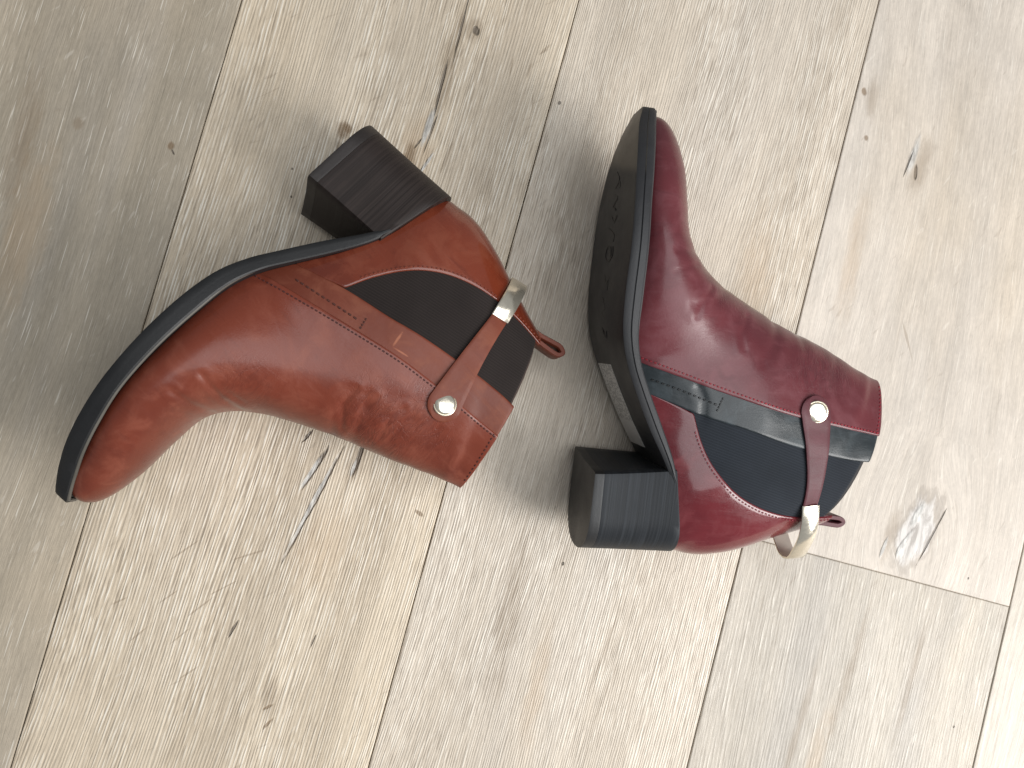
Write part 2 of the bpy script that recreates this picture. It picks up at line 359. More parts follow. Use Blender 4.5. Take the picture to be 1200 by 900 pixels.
def outsole_mat(name, colr, pale_toe):
    k = NT(name); P = k.obj()
    x, y, z = k.sep(P)
    nz = k.noise(P, 700, 3, .6); bgn = k.noise(P, 40, 4, .6)
    f = k.rng(bgn, .3, .7, .8, 1.25, False)
    c = k.mix(1.0, colr, k.comb(f, f, f), 'MULTIPLY')
    if pale_toe:  # paler towards the toe tip, underside only
        toe_d = k.math('ADD', k.math('ADD', x, k.math('MULTIPLY', y, .25)), k.math('MULTIPLY', k.math('SUBTRACT', bgn, .5), .01))
        nrm_ = k.sep(k.node('ShaderNodeTexCoord').outputs['Normal'])[2]
        c = k.mix(k.math('MULTIPLY', k.math('MULTIPLY', k.rng(toe_d, .210, .2165), k.rng(nrm_, -.55, -.75)), .6), c, lin(120, 112, 100))
    return k.set(Base_Color=c, Roughness=k.rng(bgn, .3, .7, .42, .6, False), Normal=k.bump(nz, .00015, .5), Specular_IOR_Level=.45)

def metal_mat(name, colr, rough):
    k = NT(name); P = k.obj()
    nz = k.noise(P, 180, 3, .6); s_ = k.noise(k.mapping(P, scale=(300, 1500, 300)), 1, 3, .6)
    return k.set(Base_Color=colr, Metallic=.85, Roughness=k.rng(s_, .3, .7, rough * .8, rough * 1.7, False), Normal=k.bump(nz, .00012, .3))

def sticker_mat(name):
    k = NT(name); P = k.obj()
    x, y, z = k.sep(P)
    # rows of fine print along the label, a block of bars at the toe end
    row = k.math('SINE', k.math('MULTIPLY', y, 2400.0))
    ch = k.noise(k.comb(k.math('MULTIPLY', x, 900.0), k.math('MULTIPLY', k.math('FLOOR', k.math('MULTIPLY', y, 382.0)), 7.3), 0.0), 1, 1, .5)
    pr = k.math('MULTIPLY', k.rng(row, .0, .4), k.rng(ch, .47, .53))
    lim = k.rng(x, .070, .072)
    c = k.mix(k.math('MULTIPLY', k.math('MULTIPLY', pr, lim), .8), lin(206, 204, 200), lin(60, 60, 62))
    return k.set(Base_Color=c, Roughness=.45)

# ---------------------------------------------------------------- boot geometry (mm, x = heel to toe, z = up from ground, lateral = +)
ST = [  # A(x,z)        B(x,z)       W    b    fm   pTop bulge
    (246.0, 27.0, 246.6, 29.0, 3.0, .84, 0.38, 2.0, 0),
    (244.0, 25.0, 244.6, 33.5, 9.5, .84, 0.36, 2.0, 0),
    (239.0, 22.5, 239.5, 37.2, 14.5, .84, 0.34, 2.0, 0),
    (230.0, 19.5, 229.5, 39.8, 20.5, .84, 0.33, 2.0, 0),
    (216.0, 15.5, 214.5, 41.2, 28.5, .80, 0.33, 2.0, 0),
    (199.0, 11.5, 196.0, 41.0, 35.5, .80, 0.33, 2.0, 0),
    (180.0, 9.8, 178.0, 42.2, 40.5, .80, 0.33, 1.95, 0),
    (160.0, 9.4, 165.0, 49.5, 42.0, .80, 0.34, 1.9, 0),
    (140.0, 9.4, 154.5, 62.0, 41.0, .80, 0.36, 1.9, 0),
    (122.0, 10.8, 147.5, 74.5, 38.5, .80, 0.39, 1.9, 0),
    (106.0, 15.4, 142.0, 86.0, 35.5, .80, 0.42, 1.95, 0),
    (88.0, 24.5, 136.5, 98.0, 33.0, .80, 0.45, 2.0, 0),
    (68.0, 35.5, 132.0, 109.5, 31.8, .80, 0.48, 2.05, 0),
    (45.0, 45.5, 128.0, 120.5, 31.5, .80, 0.50, 2.1, 0),
    (24.0, 49.2, 124.0, 131.0, 31.5, .74, .43, 2.15, 0),
    (10.5, 51.0, 121.0, 138.0, 30.8, .56, .44, 2.1, .1),
    (3.0, 54.0, 118.5, 144.0, 30.0, .34, .45, 2.05, .3),
    (-.6, 62.0, 116.3, 149.0, 29.0, .0, .46, 2.0, .5),
    (-.6, 74.0, 114.6, 153.5, 28.0, .0, .47, 1.95, .8),
    (3.6, 91.0, 113.0, 158.0, 26.8, .0, .48, 1.9, 1.1),
    (10.5, 109.0, 111.6, 161.5, 25.0, .0, .49, 1.72, 1.3),
    (17.0, 127.0, 110.4, 165.0, 23.6, .0, .50, 1.6, 1.6),
    (22.5, 143.0, 109.6, 168.0, 22.5, .0, .50, 1.5, 1.8),
]
ST = np.array(ST); NS = len(ST) - 1

def crom(T, s):
    s = min(max(s, 0.0), len(T) - 1 - 1e-9); i = int(s); t = s - i
    p1, p2 = T[i], T[i + 1]
    p0 = T[i - 1] if i > 0 else 2 * p1 - p2
    p3 = T[i + 2] if i + 2 < len(T) else 2 * p2 - p1
    return .5 * ((2 * p1) + (p2 - p0) * t + (2 * p0 - 5 * p1 + 4 * p2 - p3) * t * t + (3 * p1 - p0 - 3 * p2 + p3) * t ** 3)

def curve(pts, n=10):
    T = np.array(pts, float)
    return np.array([crom(T, s) for s in np.linspace(0, len(T) - 1, (len(T) - 1) * n + 1)])

SEAM = curve([(108.2, 4), (106.0, 14), (101.5, 32), (96.5, 52), (91.0, 75), (86.0, 98), (82.0, 125), (79.0, 150), (77.0, 168), (76, 184)])
STRIP = curve([(92.5, 10), (89.0, 24), (81.0, 50), (75.5, 76), (70.5, 96), (66.8, 115), (64.0, 132), (62.5, 148), (62.5, 164), (62.5, 182)])
COUNTER = curve([(92.5, 10), (89.0, 24), (84.5, 39), (80.5, 49.8)], 8)
COUNTER = np.vstack([COUNTER[:-1], curve([(80.5, 49.8), (66, 56), (52, 65), (40.5, 77), (33, 91), (28.5, 107), (26.8, 122), (27.2, 138), (28.5, 152), (30, 166)])])

_sec = {}
def sec(s):
    k = round(s, 5)
    if k not in _sec: _sec[k] = crom(ST, s)
    return _sec[k]

def uof(f): return math.acos(max(-1, min(1, 1 - 2 * f))) / math.pi
def fof(u): return (1 - math.cos(math.pi * u)) / 2

def base_row(s, us):
    """points of section s; u 0..1 lateral from A to B, 1..2 medial back to A (negative u = medial near A)"""
    us = np.mod(np.asarray(us, float), 2.0)
    ax, az, bx, bz, W, b, fm, pt, bul = sec(s)
    sg = np.where(us <= 1, 1.0, -1.0)
    f = (1 - np.cos(np.pi * np.where(us <= 1, us, 2 - us))) / 2
    dx, dz = bx - ax, bz - az; L = math.hypot(dx, dz) + 1e-9
    q = bul * 4 * f * (1 - f)
    p = 2.25; b = max(0., b); c = (1 - b ** p) ** (1 / p)
    gt = np.maximum(0, 1 - (np.maximum(0, f - fm) / (1 - fm)) ** pt) ** (1 / pt)
    gb = np.maximum(0, 1 - (np.maximum(0, fm - f) / fm * c) ** p) ** (1 / p)
    g = np.where(f >= fm, gt, gb)
    return np.stack([ax + dx * f - dz / L * q, sg * W * g, az + dz * f + dx / L * q], 1)

def base_pt(s, u): return base_row(s, [u])[0]

def cross_f(s, C):
    """fraction along section s where it meets the side-view curve C (None if it does not)"""
    fs = np.linspace(0, 1, 61)
    ax, az, bx, bz, W, b, fm, pt, bul = sec(s)
    dx, dz = bx - ax, bz - az; L = math.hypot(dx, dz) + 1e-9
    q = bul * 4 * fs * (1 - fs)
    X = ax + dx * fs - dz / L * q; Z = az + dz * fs + dx / L * q
    for i in range(60):
        p = np.array([X[i], Z[i]]); r = np.array([X[i + 1], Z[i + 1]]) - p
        q0 = C[:-1]; s_ = C[1:] - q0
        den = r[0] * s_[:, 1] - r[1] * s_[:, 0]; den = np.where(abs(den) < 1e-9, 1e-9, den)
        d = q0 - p
        t = (d[:, 0] * s_[:, 1] - d[:, 1] * s_[:, 0]) / den
        v = (d[:, 0] * r[1] - d[:, 1] * r[0]) / den
        ok = (t >= 0) & (t <= 1) & (v >= 0) & (v <= 1)
        if ok.any(): return fs[i] + t[ok].min() / 60
    return None

def a_hits(C):
    """section index at which the lower curve A passes the side-view curve C"""
    lo, hi = 9.0, 14.0
    def left(s):
        ax, az = sec(s)[:2]
        xs = np.interp(az, C[:25, 1], C[:25, 0]); return ax < xs
    for _ in range(40):
        m = (lo + hi) / 2
        if left(m): hi = m
        else: lo = m
    return hi
S_SEAM = a_hits(SEAM); S_STRIP = a_hits(STRIP)
_fc = {}
def f_on(s, key):
    k = (round(s, 5), key)
    if k not in _fc:
        C, s0 = {'seam': (SEAM, S_SEAM), 'strip': (STRIP, S_STRIP), 'counter': (COUNTER, S_STRIP)}[key]
        f = None if s <= s0 + 1e-6 else cross_f(s, C)
        _fc[k] = 0.0 if f is None else f
    return _fc[k]

def normal_row(s, us):
    ds = .03; du = .004
    us = np.asarray(us, float)
    a = base_row(min(NS, s + ds), us) - base_row(max(0, s - ds), us)
    b = base_row(s, us + du) - base_row(s, us - du)
    n = np.cross(a, b); L = np.linalg.norm(n, axis=1)
    ax, az, bx, bz = sec(s)[:4]
    r = base_row(s, us) - np.array([(ax + bx) / 2, 0, (az + bz) / 2])
    n = np.where((L < 1e-7)[:, None], r, n); n /= np.linalg.norm(n, axis=1)[:, None] + 1e-12
    return np.where((np.sum(n * r, axis=1) < 0)[:, None], -n, n)

def dist_poly(P, poly):
    d = np.full(len(P), 1e9)
    for a, b in zip(poly[:-1], poly[1:]):
        a = np.array(a, float); b = np.array(b, float); ab = b - a
        t = np.clip(((P - a) @ ab) / (ab @ ab + 1e-9), 0, 1)
        d = np.minimum(d, np.linalg.norm(P - (a + t[:, None] * ab), axis=1))
    return d

def build_boot(name, spec, root):
    side = spec['side']
    drop_toe = spec.get('toe_drop', 0.0); lean = spec.get('lean', 6.0)
    def toM(p):
        x, y, z = p
        if z > 60:
            q = (z - 60) / 105
            y = y - lean * q * q
            x = x - spec.get('back', 0.0) * q * q * min(1, max(0, (80 - x) / 55))
            z = z + spec.get('tall', 0.0) * q
        if x > 150:
            z = z - drop_toe * ((x - 150) / 95) ** 2
            x = x - spec.get('toe_short', 0.0) * (x - 150) / 95
        return (x * .001, y * .001 * side, z * .001)
    creases = spec['creases']
    panels_v = []; panels_f = []

    def relief(P, N, lateral_only=True):
        """folds worked into the leather"""
        P2 = P[:, [0, 2]]; d = np.zeros(len(P))
        lat = np.clip(P[:, 1] / 12.0 + .5, 0, 1)
        for poly, depth, w in creases:
            r = dist_poly(P2, poly)
            depth = depth * .62; w = w * 1.15
            d += lat * (-depth * np.exp(-(r / w) ** 2) + .45 * depth * np.exp(-((r - 2.2 * w) / (1.3 * w)) ** 2))
        und = np.array([mnoise.noise(Vector((p[0] * .035 + spec['seed'], p[1] * .03, p[2] * .035))) for p in P])
        und2 = np.array([mnoise.noise(Vector((p[0] * .10 + spec['seed'], p[1] * .08, p[2] * .10))) for p in P])
        amp = np.clip((P[:, 2] - 40) / 50, .12, 1) * np.clip((150 - np.abs(P[:, 0] - 60)) / 80, .3, 1)
        return d + (und * .6 + und2 * .16) * amp

    def panel(pname, ss, u0f, u1f, nu, off, thick, mat, loop=False, folds=True, parent=root):
        rows = []; ncol = None
        se = .0
        ssx = list(ss)
        for i, s in enumerate(ssx):
            u0, u1 = u0f(s), u1f(s)
            e = .006
            if loop: us = [u0 + (u1 - u0) * j / nu for j in range(nu)]
            else:
                e = min(e, (u1 - u0) * .2)
                us = [u0, u0 + e * .4] + [u0 + e + (u1 - u0 - 2 * e) * j / nu for j in range(nu + 1)] + [u1 - e * .4, u1]
            rows.append(us); ncol = len(us)
        P = []; N = []; O = []
        for i, (s, us) in enumerate(zip(ssx, rows)):
            P.extend(base_row(s, us)); N.extend(normal_row(s, us))
            for j, u in enumerate(us):
                o = off(s, u, us[0], us[-1]) if callable(off) else off
                if not loop:
                    jj = min(j, ncol - 1 - j)
                    o -= (.45, .12, 0)[min(jj, 2)]
                if i == len(ssx) - 1: o -= .45
                elif i == len(ssx) - 2: o -= .1
                O.append(o)
        P = np.array(P); N = np.array(N); O = np.array(O)
        if folds: O = O + relief(P, N)
        outer = P + N * O[:, None]; inner = P + N * (O - thick)[:, None]
        V = [toM(p) for p in outer] + [toM(p) for p in inner]
        n = len(outer); F = []; R_ = len(ssx)
        for i in range(R_ - 1):
            for j in range(ncol if loop else ncol - 1):
                a = i * ncol + j; b = i * ncol + (j + 1) % ncol
                F.append((a, b, b + ncol, a + ncol)); F.append((n + a, n + a + ncol, n + b + ncol, n + b))
        for i in range(R_ - 1):
            if not loop:
                for j in (0, ncol - 1):
                    a = i * ncol + j; F.append((a, a + ncol, n + a + ncol, n + a))
        for j in range(ncol if loop else ncol - 1):
            for i in (0, R_ - 1):
                a = i * ncol + j; b = i * ncol + (j + 1) % ncol; F.append((a, b, n + b, n + a))
        o = mesh_obj(pname, V, F, mat, parent, True, 50)
        base = len(panels_v)
        panels_v.extend([tuple(p) for p in outer])
        panels_f.extend([tuple(base + q for q in f) for f in F if max(f) < n])
        return o

    def srange(a, b, per=8):
        n = max(2, int((b - a) * per)); return list(np.linspace(a, b - .04, n)) + [b]

    # lining tube
    panel('lining', srange(.4, NS - .12, 5), lambda s: 0., lambda s: 2., 56, -2.6, .7, spec['m_lining'], loop=True, folds=False)
    # vamp
    def vamp_off(s, u, a, b):
        if s <= S_SEAM: return 1.0
        d = min(u - a, b - u)
        return 1.0 + 1.25 * math.exp(-(d / .10) ** 2) * min(1, (s - S_SEAM) / .25)
    sv = srange(0, S_SEAM, 13)[:-1] + list(np.linspace(S_SEAM, S_SEAM + 1.2, 22)) + srange(S_SEAM + 1.25, NS, 12)
    vamp = panel('vamp', sv, lambda s: uof(f_on(s, 'seam')), lambda s: 2 - uof(f_on(s, 'seam')), 150, vamp_off, 1.5, spec['m_vamp'])
    for sg in (1, -1):
        def two(lo, hi):
            if sg == 1: return lo, hi
            return (lambda s: 2 - hi(s)), (lambda s: 2 - lo(s))
        # facing strip under the vamp edge
        a, b = two(lambda s: uof(f_on(s, 'strip')), lambda s: min(1, uof(f_on(s, 'seam')) + .05))
        ss = list(np.linspace(S_SEAM + .01, S_SEAM + 2.4, 40)) + srange(S_SEAM + 2.5, NS - .02, 8)
        strip = panel('facing_strip', ss, a, b, 24, .95, 1.0, spec['m_strip'])
        if sg == 1: strip_lat = strip
        # elastic gore
        s_g = None
        for s in np.linspace(S_STRIP + .05, S_STRIP + 3, 200):
            if f_on(s, 'strip') - f_on(s, 'counter') > .004: s_g = s; break
        a, b = two(lambda s: max(0, uof(f_on(s, 'counter')) - .03), lambda s: uof(f_on(s, 'strip')) + .04)
        panel('elastic_gore', srange(s_g, NS - spec.get('gore_drop', .25), 8), a, b, 22, -.15, 1.0, spec['m_gore'])
    # heel counter, wraps round the back
    def c_lo(s): return -max(uof(f_on(s, 'counter')), .05)
    sc_ = list(np.linspace(S_STRIP + .02, S_STRIP + 1.6, 26)) + srange(S_STRIP + 1.7, NS - .10, 9)
    # parametrised across the back: negative u = medial
    def panel_back():
        rows = []
        ncol = None; V = []; Nn = []; O = []
        for i, s in enumerate(sc_):
            um = max(uof(f_on(s, 'counter')), .045 if s > 15 else 0.01)
            e = min(.006, um * .2)
            us = [-um, -um + e * .4] + list(np.linspace(-um + e, um - e, 61)) + [um - e * .4, um]
            ncol = len(us)
            V.extend(base_row(s, us)); Nn.extend(normal_row(s, us))
            for j, u in enumerate(us):
                jj = min(j, ncol - 1 - j); o = .85 - (.45, .12, 0)[min(jj, 2)]
                if i == len(sc_) - 1: o -= .4
                O.append(o)
        Pn = np.array(V); Nn = np.array(Nn); O = np.array(O)
        und = np.array([mnoise.noise(Vector((p[0] * .04 + spec['seed'], p[1] * .03, p[2] * .04))) for p in Pn])
        O = O + und * .3
        outer = Pn + Nn * O[:, None]; inner = Pn + Nn * (O - 1.1)[:, None]
        n = len(outer); F = []
        for i in range(len(sc_) - 1):
            for j in range(ncol - 1):
                a = i * ncol + j; F.append((a, a + 1, a + 1 + ncol, a + ncol)); F.append((n + a, n + a + ncol, n + a + 1 + ncol, n + a + 1))
            for j in (0, ncol - 1):
                a = i * ncol + j; F.append((a, a + ncol, n + a + ncol, n + a))
        for j in range(ncol - 1):
            for i in (0, len(sc_) - 1):
                a = i * ncol + j; F.append((a, a + 1, n + a + 1, n + a))
        hc = mesh_obj('heel_counter', [toM(p) for p in outer] + [toM(p) for p in inner], F, spec['m_counter'], root, True, 50)
        base = len(panels_v); panels_v.extend([tuple(p) for p in outer])
        panels_f.extend([tuple(base + q for q in f) for f in F if max(f) < n])
        return hc
    counter = panel_back()

    bvh = BVHTree.FromPolygons([Vector(v) for v in panels_v], panels_f)
    def drop(x, z, sg=1):
        h = bvh.ray_cast(Vector((x, 150 * sg, z)), Vector((0, -sg, 0)))
        return h[0], h[1]

    # ---- stitching
    def offset_curve(C, d):
        C = np.array(C, float); T = np.gradient(C, axis=0); T /= np.linalg.norm(T, axis=1)[:, None] + 1e-9
        return C + np.stack([T[:, 1], -T[:, 0]], 1) * d
    rnd = random.Random(spec['seed'])
    def stitches(C, mat, pitch=2.3, ln=1.6, r=.42, zmin=-1e9, zmax=1e9, parent=None, sides=(1, -1)):
        C = np.array(C, float); seg = np.linalg.norm(np.diff(C, axis=0), axis=1); L = np.concatenate([[0], np.cumsum(seg)])
        V = []; F = []
        for sg in sides:
            d = .6
            while d < L[-1] - .6:
                c = [np.interp(d + q, L, C[:, 0]) for q in (-ln / 2, ln / 2)], [np.interp(d + q, L, C[:, 1]) for q in (-ln / 2, ln / 2)]
                d += pitch * rnd.uniform(.96, 1.04)
                if not (zmin < c[1][0] < zmax): continue
                p0, n0 = drop(c[0][0], c[1][0], sg); p1, n1 = drop(c[0][1], c[1][1], sg)
                if p0 is None or p1 is None or (p1 - p0).length > ln * 2.5: continue
                if n0.y * sg < 0: n0 = -n0
                t = (p1 - p0).normalized(); b = t.cross(n0).normalized(); m = (p0 + p1) / 2
                base = len(V)
                for q, (tt, rr, hh) in enumerate(((-ln / 2, .12, -.22), (-ln * .3, r, .06), (ln * .3, r, .06), (ln / 2, .12, -.22))):
                    for a in range(6):
                        an = a * math.pi / 3
                        V.append(toM(m + t * tt + b * (rr * math.cos(an)) + n0 * (hh + rr * math.sin(an))))
                for q in range(3):
                    for a in range(6):
                        F.append((base + q * 6 + a, base + q * 6 + (a + 1) % 6, base + q * 6 + 6 + (a + 1) % 6, base + q * 6 + 6 + a))
                F.append(tuple(base + a for a in range(6))); F.append(tuple(base + 18 + a for a in range(6)))
        if not V: return
        o = mesh_obj('stitching', V, F, mat, parent or root); o['kind'] = 'stuff'
    stitches(offset_curve(SEAM, 2.0)[10:], spec['m_thread'], zmin=14, zmax=160, parent=vamp)
    # collar row follows the top edge of the vamp
    topc = []
    for f in np.linspace(f_on(NS, 'seam') + .02, .97, 30):
        p = base_pt(NS - .35, uof(f)); topc.append((p[0], p[2]))
    stitches(topc, spec['m_thread'], parent=vamp)
    stitches(offset_curve(COUNTER, -1.9)[30:], spec['m_thread2'], zmin=49, zmax=150, parent=counter)
    # row on the strip with its cross bar
    st = spec['strip_row']
    stitches(curve(st['row']), st['mat'], 3.1, 2.2, .55, parent=strip_lat, sides=(1,))
    stitches(curve(st['bar'], 4), st['mat'], 1.7, 1.5, .5, parent=strip_lat, sides=(1,))

    # ---- sole
    xb = np.array([250.5, 249.6, 246, 238, 226, 210, 190, 165, 140, 120, 104, 90, 72, 55, 42])
    zb = np.array([21.0, 20.2, 18.2, 14.1, 9.8, 5.8, 2.6, .7, .4, 2.3, 7.4, 14.5, 24.5, 35.3, 43.0])
    zt = np.array([28.2, 27.8, 26.4, 23.4, 19.4, 15.3, 11.6, 10.0, 10.0, 11.2, 15.8, 22.9, 32.8, 41.4, 46.0])
    wl = np.array([8.6, 10.2, 13.2, 18.8, 27, 34.5, 41, 44.5, 43.5, 40.5, 37, 34, 31.5, 30.3, 29.8])
    wm = np.array([8.6, 10.2, 13.4, 19.4, 28, 35.5, 41.5, 43, 40.5, 36, 32.5, 30.5, 29.5, 29.4, 29.6])
    T = np.stack([xb, zb, zt, wl, wm], 1)
    rows = [crom(T, s) for s in np.linspace(0, len(T) - 1, 113)]
    V = []; F = []
    def ring(x, zb_, zt_, wl_, wm_):
        zm = zb_ + (zt_ - zb_) * .52
        half = lambda w, sg: [(w - 1.6, zb_), (w - .5, zb_ + .35), (w, zb_ + 1.4), (w + .15, zm - .45), (w + .15 - spec.get('groove', .5), zm), (w + .15, zm + .45), (w + .1, zt_ - .9), (w - .5, zt_ - .1)]
        L_ = [(x, y, z) for y, z in half(wl_, 1)]
        M_ = [(x, -y, z) for y, z in half(wm_, -1)]
        return L_ + M_[::-1]
    nr = 16
    for r in rows: V += [toM(p) for p in ring(*r)]
    for i in range(len(rows) - 1):
        for j in range(nr):
            a = i * nr + j; b = i * nr + (j + 1) % nr; F.append((a, b, b + nr, a + nr))
    F.append(tuple(range(nr))); F.append(tuple((len(rows) - 1) * nr + j for j in range(nr)))
    sole = mesh_obj('outsole', V, F, spec['m_sole'], root, True, 35)
    # welt bead between sole and upper
    V = []; F = []
    nw = sum(1 for r in rows if r[0] > 104)
    path = [(r[0], r[3], r[2]) for r in rows[:nw]]
    loopp = [(x, w, z) for x, w, z in path[::-1]] + [(r[0], -r[4], r[2]) for r in rows[:nw]]
    for i, (x, w, z) in enumerate(loopp):
        a = loopp[max(0, i - 1)]; b = loopp[min(len(loopp) - 1, i + 1)]
        t = np.array([b[0] - a[0], b[1] - a[1]]); t /= np.linalg.norm(t) + 1e-9
        nrm = np.array([t[1], -t[0]])
        if abs(w) > 4 and nrm[1] * w < 0: nrm = -nrm
        if i > 0 and abs(w) <= 8: nrm = np.array([1.0, 0]) if nrm[0] < 0 else nrm
        rp = min(1.0, min(i, len(loopp) - 1 - i) / 12.0)
        for o_, h_ in ((-2.6, -.4), (-2.4, .6), (-1.5, .65), (-1.0, .35), (-.85, -.4)):
            V.append(toM((x + nrm[0] * o_, w + nrm[1] * o_, z + (h_ if h_ < 0 else h_ * rp - .3 * (1 - rp)))))
    for i in range(len(loopp) - 1):
        for j in range(5):
            a = i * 5 + j; b = i * 5 + (j + 1) % 5; F.append((a, b, b + 5, a + 5))
    mesh_obj('welt', V, F, spec['m_welt'], sole, True, 50)

    # ---- heel block
    def heel_ring(zz, grow=0.0, lift=None):
        hf = spec.get('heel_fwd', 0.0) * (1 - zz); zlow = spec.get('heel_low', 0.0)
        xbk = -2.6 + 2.2 * zz + hf * .6; hw = 27.6 + 2.4 * zz - 1.2 * math.sin(math.pi * zz) + grow
        xl = 43.5 + 6.0 * zz ** 1.3 + hf; xm = 51.5 - .3 * zz + hf
        pts = []
        r = 23.0
        pts += [(xl - .8, hw - .2), (xl - 3, hw + .15)]
        for q in np.linspace(.12, 1, 6): pts.append((xl - 3 + (xbk + r - xl + 3) * q, hw))
        for a in np.linspace(0, math.pi, 29)[1:-1]:
            ca, sa = math.cos(a), math.sin(a)
            pts.append((xbk + r - r * abs(sa) ** .86, hw * (1 if ca >= 0 else -1) * abs(ca) ** .86))
        for q in np.linspace(0, .88, 6): pts.append((xbk + r + (xm - 3 - xbk - r) * q, -hw))
        pts += [(xm - 3, -hw - .0), (xm - .8, -hw + .4)]
        for q in np.linspace(.04, .96, 9):
            pts.append((xm + (xl - xm) * q - 1.0 * math.sin(math.pi * q), -hw + 2 * hw * q))
        out = []
        for x, y in pts:
            ztop = np.interp(x, [0, 12, 50], [52.3, 51.0, 44.4])
            z = zlow + zz * (ztop - zlow)
            out.append((x, y, z))
        return out
    def loft(rings, pname, mat, sharp=35, parent=None):
        V = []; F = []; n = len(rings[0])
        for r in rings: V += [toM(p) for p in r]
        for i in range(len(rings) - 1):
            for j in range(n):
                a = i * n + j; b = i * n + (j + 1) % n; F.append((a, b, b + n, a + n))
        F.append(tuple(range(n))); F.append(tuple((len(rings) - 1) * n + j for j in range(n)))
        return mesh_obj(pname, V, F, mat, parent or root, True, sharp)
    hz = .115
    hb = loft([heel_ring(hz + .002, -.05)] + [heel_ring(hz + .006)] + [heel_ring(z) for z in np.linspace(.16, .985, 14)] + [heel_ring(1.0, -.5)], 'heel_block', spec['m_heel'])
    loft([heel_ring(0, -.18)] + [heel_ring(.016)] + [heel_ring(z) for z in (.05, .09)] + [heel_ring(hz - .006, 0), heel_ring(hz, -.05)], 'heel_cap', spec['m_cap'], sharp=25, parent=hb)

    # ---- strap, with button and metal loop
    p_ring = np.array(spec['ring'], float); p_btn = np.array(spec['button'], float)
    d = p_btn - p_ring; Ls = np.linalg.norm(d); d /= Ls; pn = np.array([-d[1], d[0]])
    for sg in (1, -1):
        na, nc = 46, 13
        aa = np.concatenate([np.linspace(0, Ls, 36), Ls + 9.2 * np.sin(np.linspace(0, math.pi / 2, 12))[1:]])
        hwid = []
        for a in aa:
            if a <= Ls: hwid.append(4.6 + 4.6 * (a / Ls) ** 1.5)
            else: hwid.append(math.sqrt(max(.02, 9.2 ** 2 - (a - Ls) ** 2)))
        bow = spec.get('bow', 2.0)
        Y = np.zeros((len(aa), nc)); XZ = np.zeros((len(aa), nc, 2))
        for i, a in enumerate(aa):
            c = p_ring + d * a + pn * bow * math.sin(math.pi * min(1, a / Ls))
            for j in range(nc):
                w = (j / (nc - 1) * 2 - 1)
                XZ[i, j] = c + pn * w * hwid[i]
                h, _n = drop(XZ[i, j][0], XZ[i, j][1], sg)
                Y[i, j] = abs(h.y) if h is not None else 20
        for _ in range(14):   # leather bridges the small steps below it
            Z = Y.copy(); Z[1:-1] = (Y[:-2] + 2 * Y[1:-1] + Y[2:]) / 4; Z[:, 1:-1] = (Z[:, :-2] + 2 * Z[:, 1:-1] + Z[:, 2:]) / 4
            Y = np.maximum(Z, Y * .35 + Z * .65)
        Y += .25
        V = []; F = []
        def lay(extra, inset):
            for i in range(len(aa)):
                for j in range(nc):
                    c = XZ[i, nc // 2]; p = XZ[i, j]; p = c + (p - c) * (1 - inset)
                    e = extra
                    V.append(toM((p[0], sg * (Y[i, j] + e), p[1])))
        N_ = len(aa) * nc
        lay(0, 0); lay(1.7, 0)
        # crown: sink the border vertices a little
        for i in range(len(aa)):
            for j in range(nc):
                if j in (0, nc - 1) or i == len(aa) - 1:
                    x, y, z = V[N_ + i * nc + j]; V[N_ + i * nc + j] = (x, y - sg * side * .00045, z)
        for i in range(len(aa) - 1):
            for j in range(nc - 1):
                a = i * nc + j
                F.append((a, a + nc, a + nc + 1, a + 1)); F.append((N_ + a, N_ + a + 1, N_ + a + nc + 1, N_ + a + nc))
            for j in (0, nc - 1):
                a = i * nc + j; F.append((a, a + nc, N_ + a + nc, N_ + a))
        for i in (0, len(aa) - 1):
            for j in range(nc - 1):
                a = i * nc + j; F.append((a, a + 1, N_ + a + 1, N_ + a))
        strap = mesh_obj('strap', V, F, spec['m_strap'], root, True, 45)
        # button: a low domed stud in a collar
        h0 = float(Y[35, nc // 2]) + 1.5
        prof = [(6.3, 0), (6.3, .3), (6.0, .6), (5.75, .62), (5.65, .45), (5.55, .75), (5.2, 1.15), (4.4, 1.42), (2.9, 1.62), (1.4, 1.7), (0.001, 1.72)]
        hh, nn = drop(p_btn[0], p_btn[1], sg)
        nn = Vector((nn.x * .6, sg * max(.5, abs(nn.y)), nn.z * .6)).normalized() if nn is not None else Vector((0, sg, 0))
        t1 = nn.cross(Vector((1, 0, 0))).normalized(); t2 = nn.cross(t1)
        cb = Vector((p_btn[0], sg * h0, p_btn[1])); V = []; F = []; nseg = 32
        for r, h in prof:
            for a in range(nseg):
                an = 2 * math.pi * a / nseg; V.append(toM(cb + t1 * (r * math.cos(an)) + t2 * (r * math.sin(an)) + nn * h))
        for i in range(len(prof) - 1):
            for a in range(nseg):
                F.append((i * nseg + a, i * nseg + (a + 1) % nseg, (i + 1) * nseg + (a + 1) % nseg, (i + 1) * nseg + a))
        mesh_obj('button', V, F, spec['m_metal'], strap, True, 60)
    # metal band bent round the back of the boot
    rx, rz = p_ring
    hy = abs(drop(rx, rz, 1)[0].y) + 1.6
    ap = spec['apex']; sp_ = rx - ap
    half = curve([(rx + 2.0, hy + 1.0), (rx - sp_ * .22, hy + .2), (rx - sp_ * .5, hy - 3.5), (rx - sp_ * .77, hy - 10.5), (rx - sp_ * .95, hy * .26), (ap, 0)], 7)
    pth = [(x, y) for x, y in half] + [(x, -y) for x, y in half[::-1][1:-2]] + [(rx + 2, -hy - 2.0), (rx + 9, -hy - 3.6), (rx + 15, -hy - 4.6)]
    V = []; F = []
    ax_ = Vector((pn[0], 0, pn[1])); dx_ = Vector((d[0], 0, d[1]))
    wb = 5.0
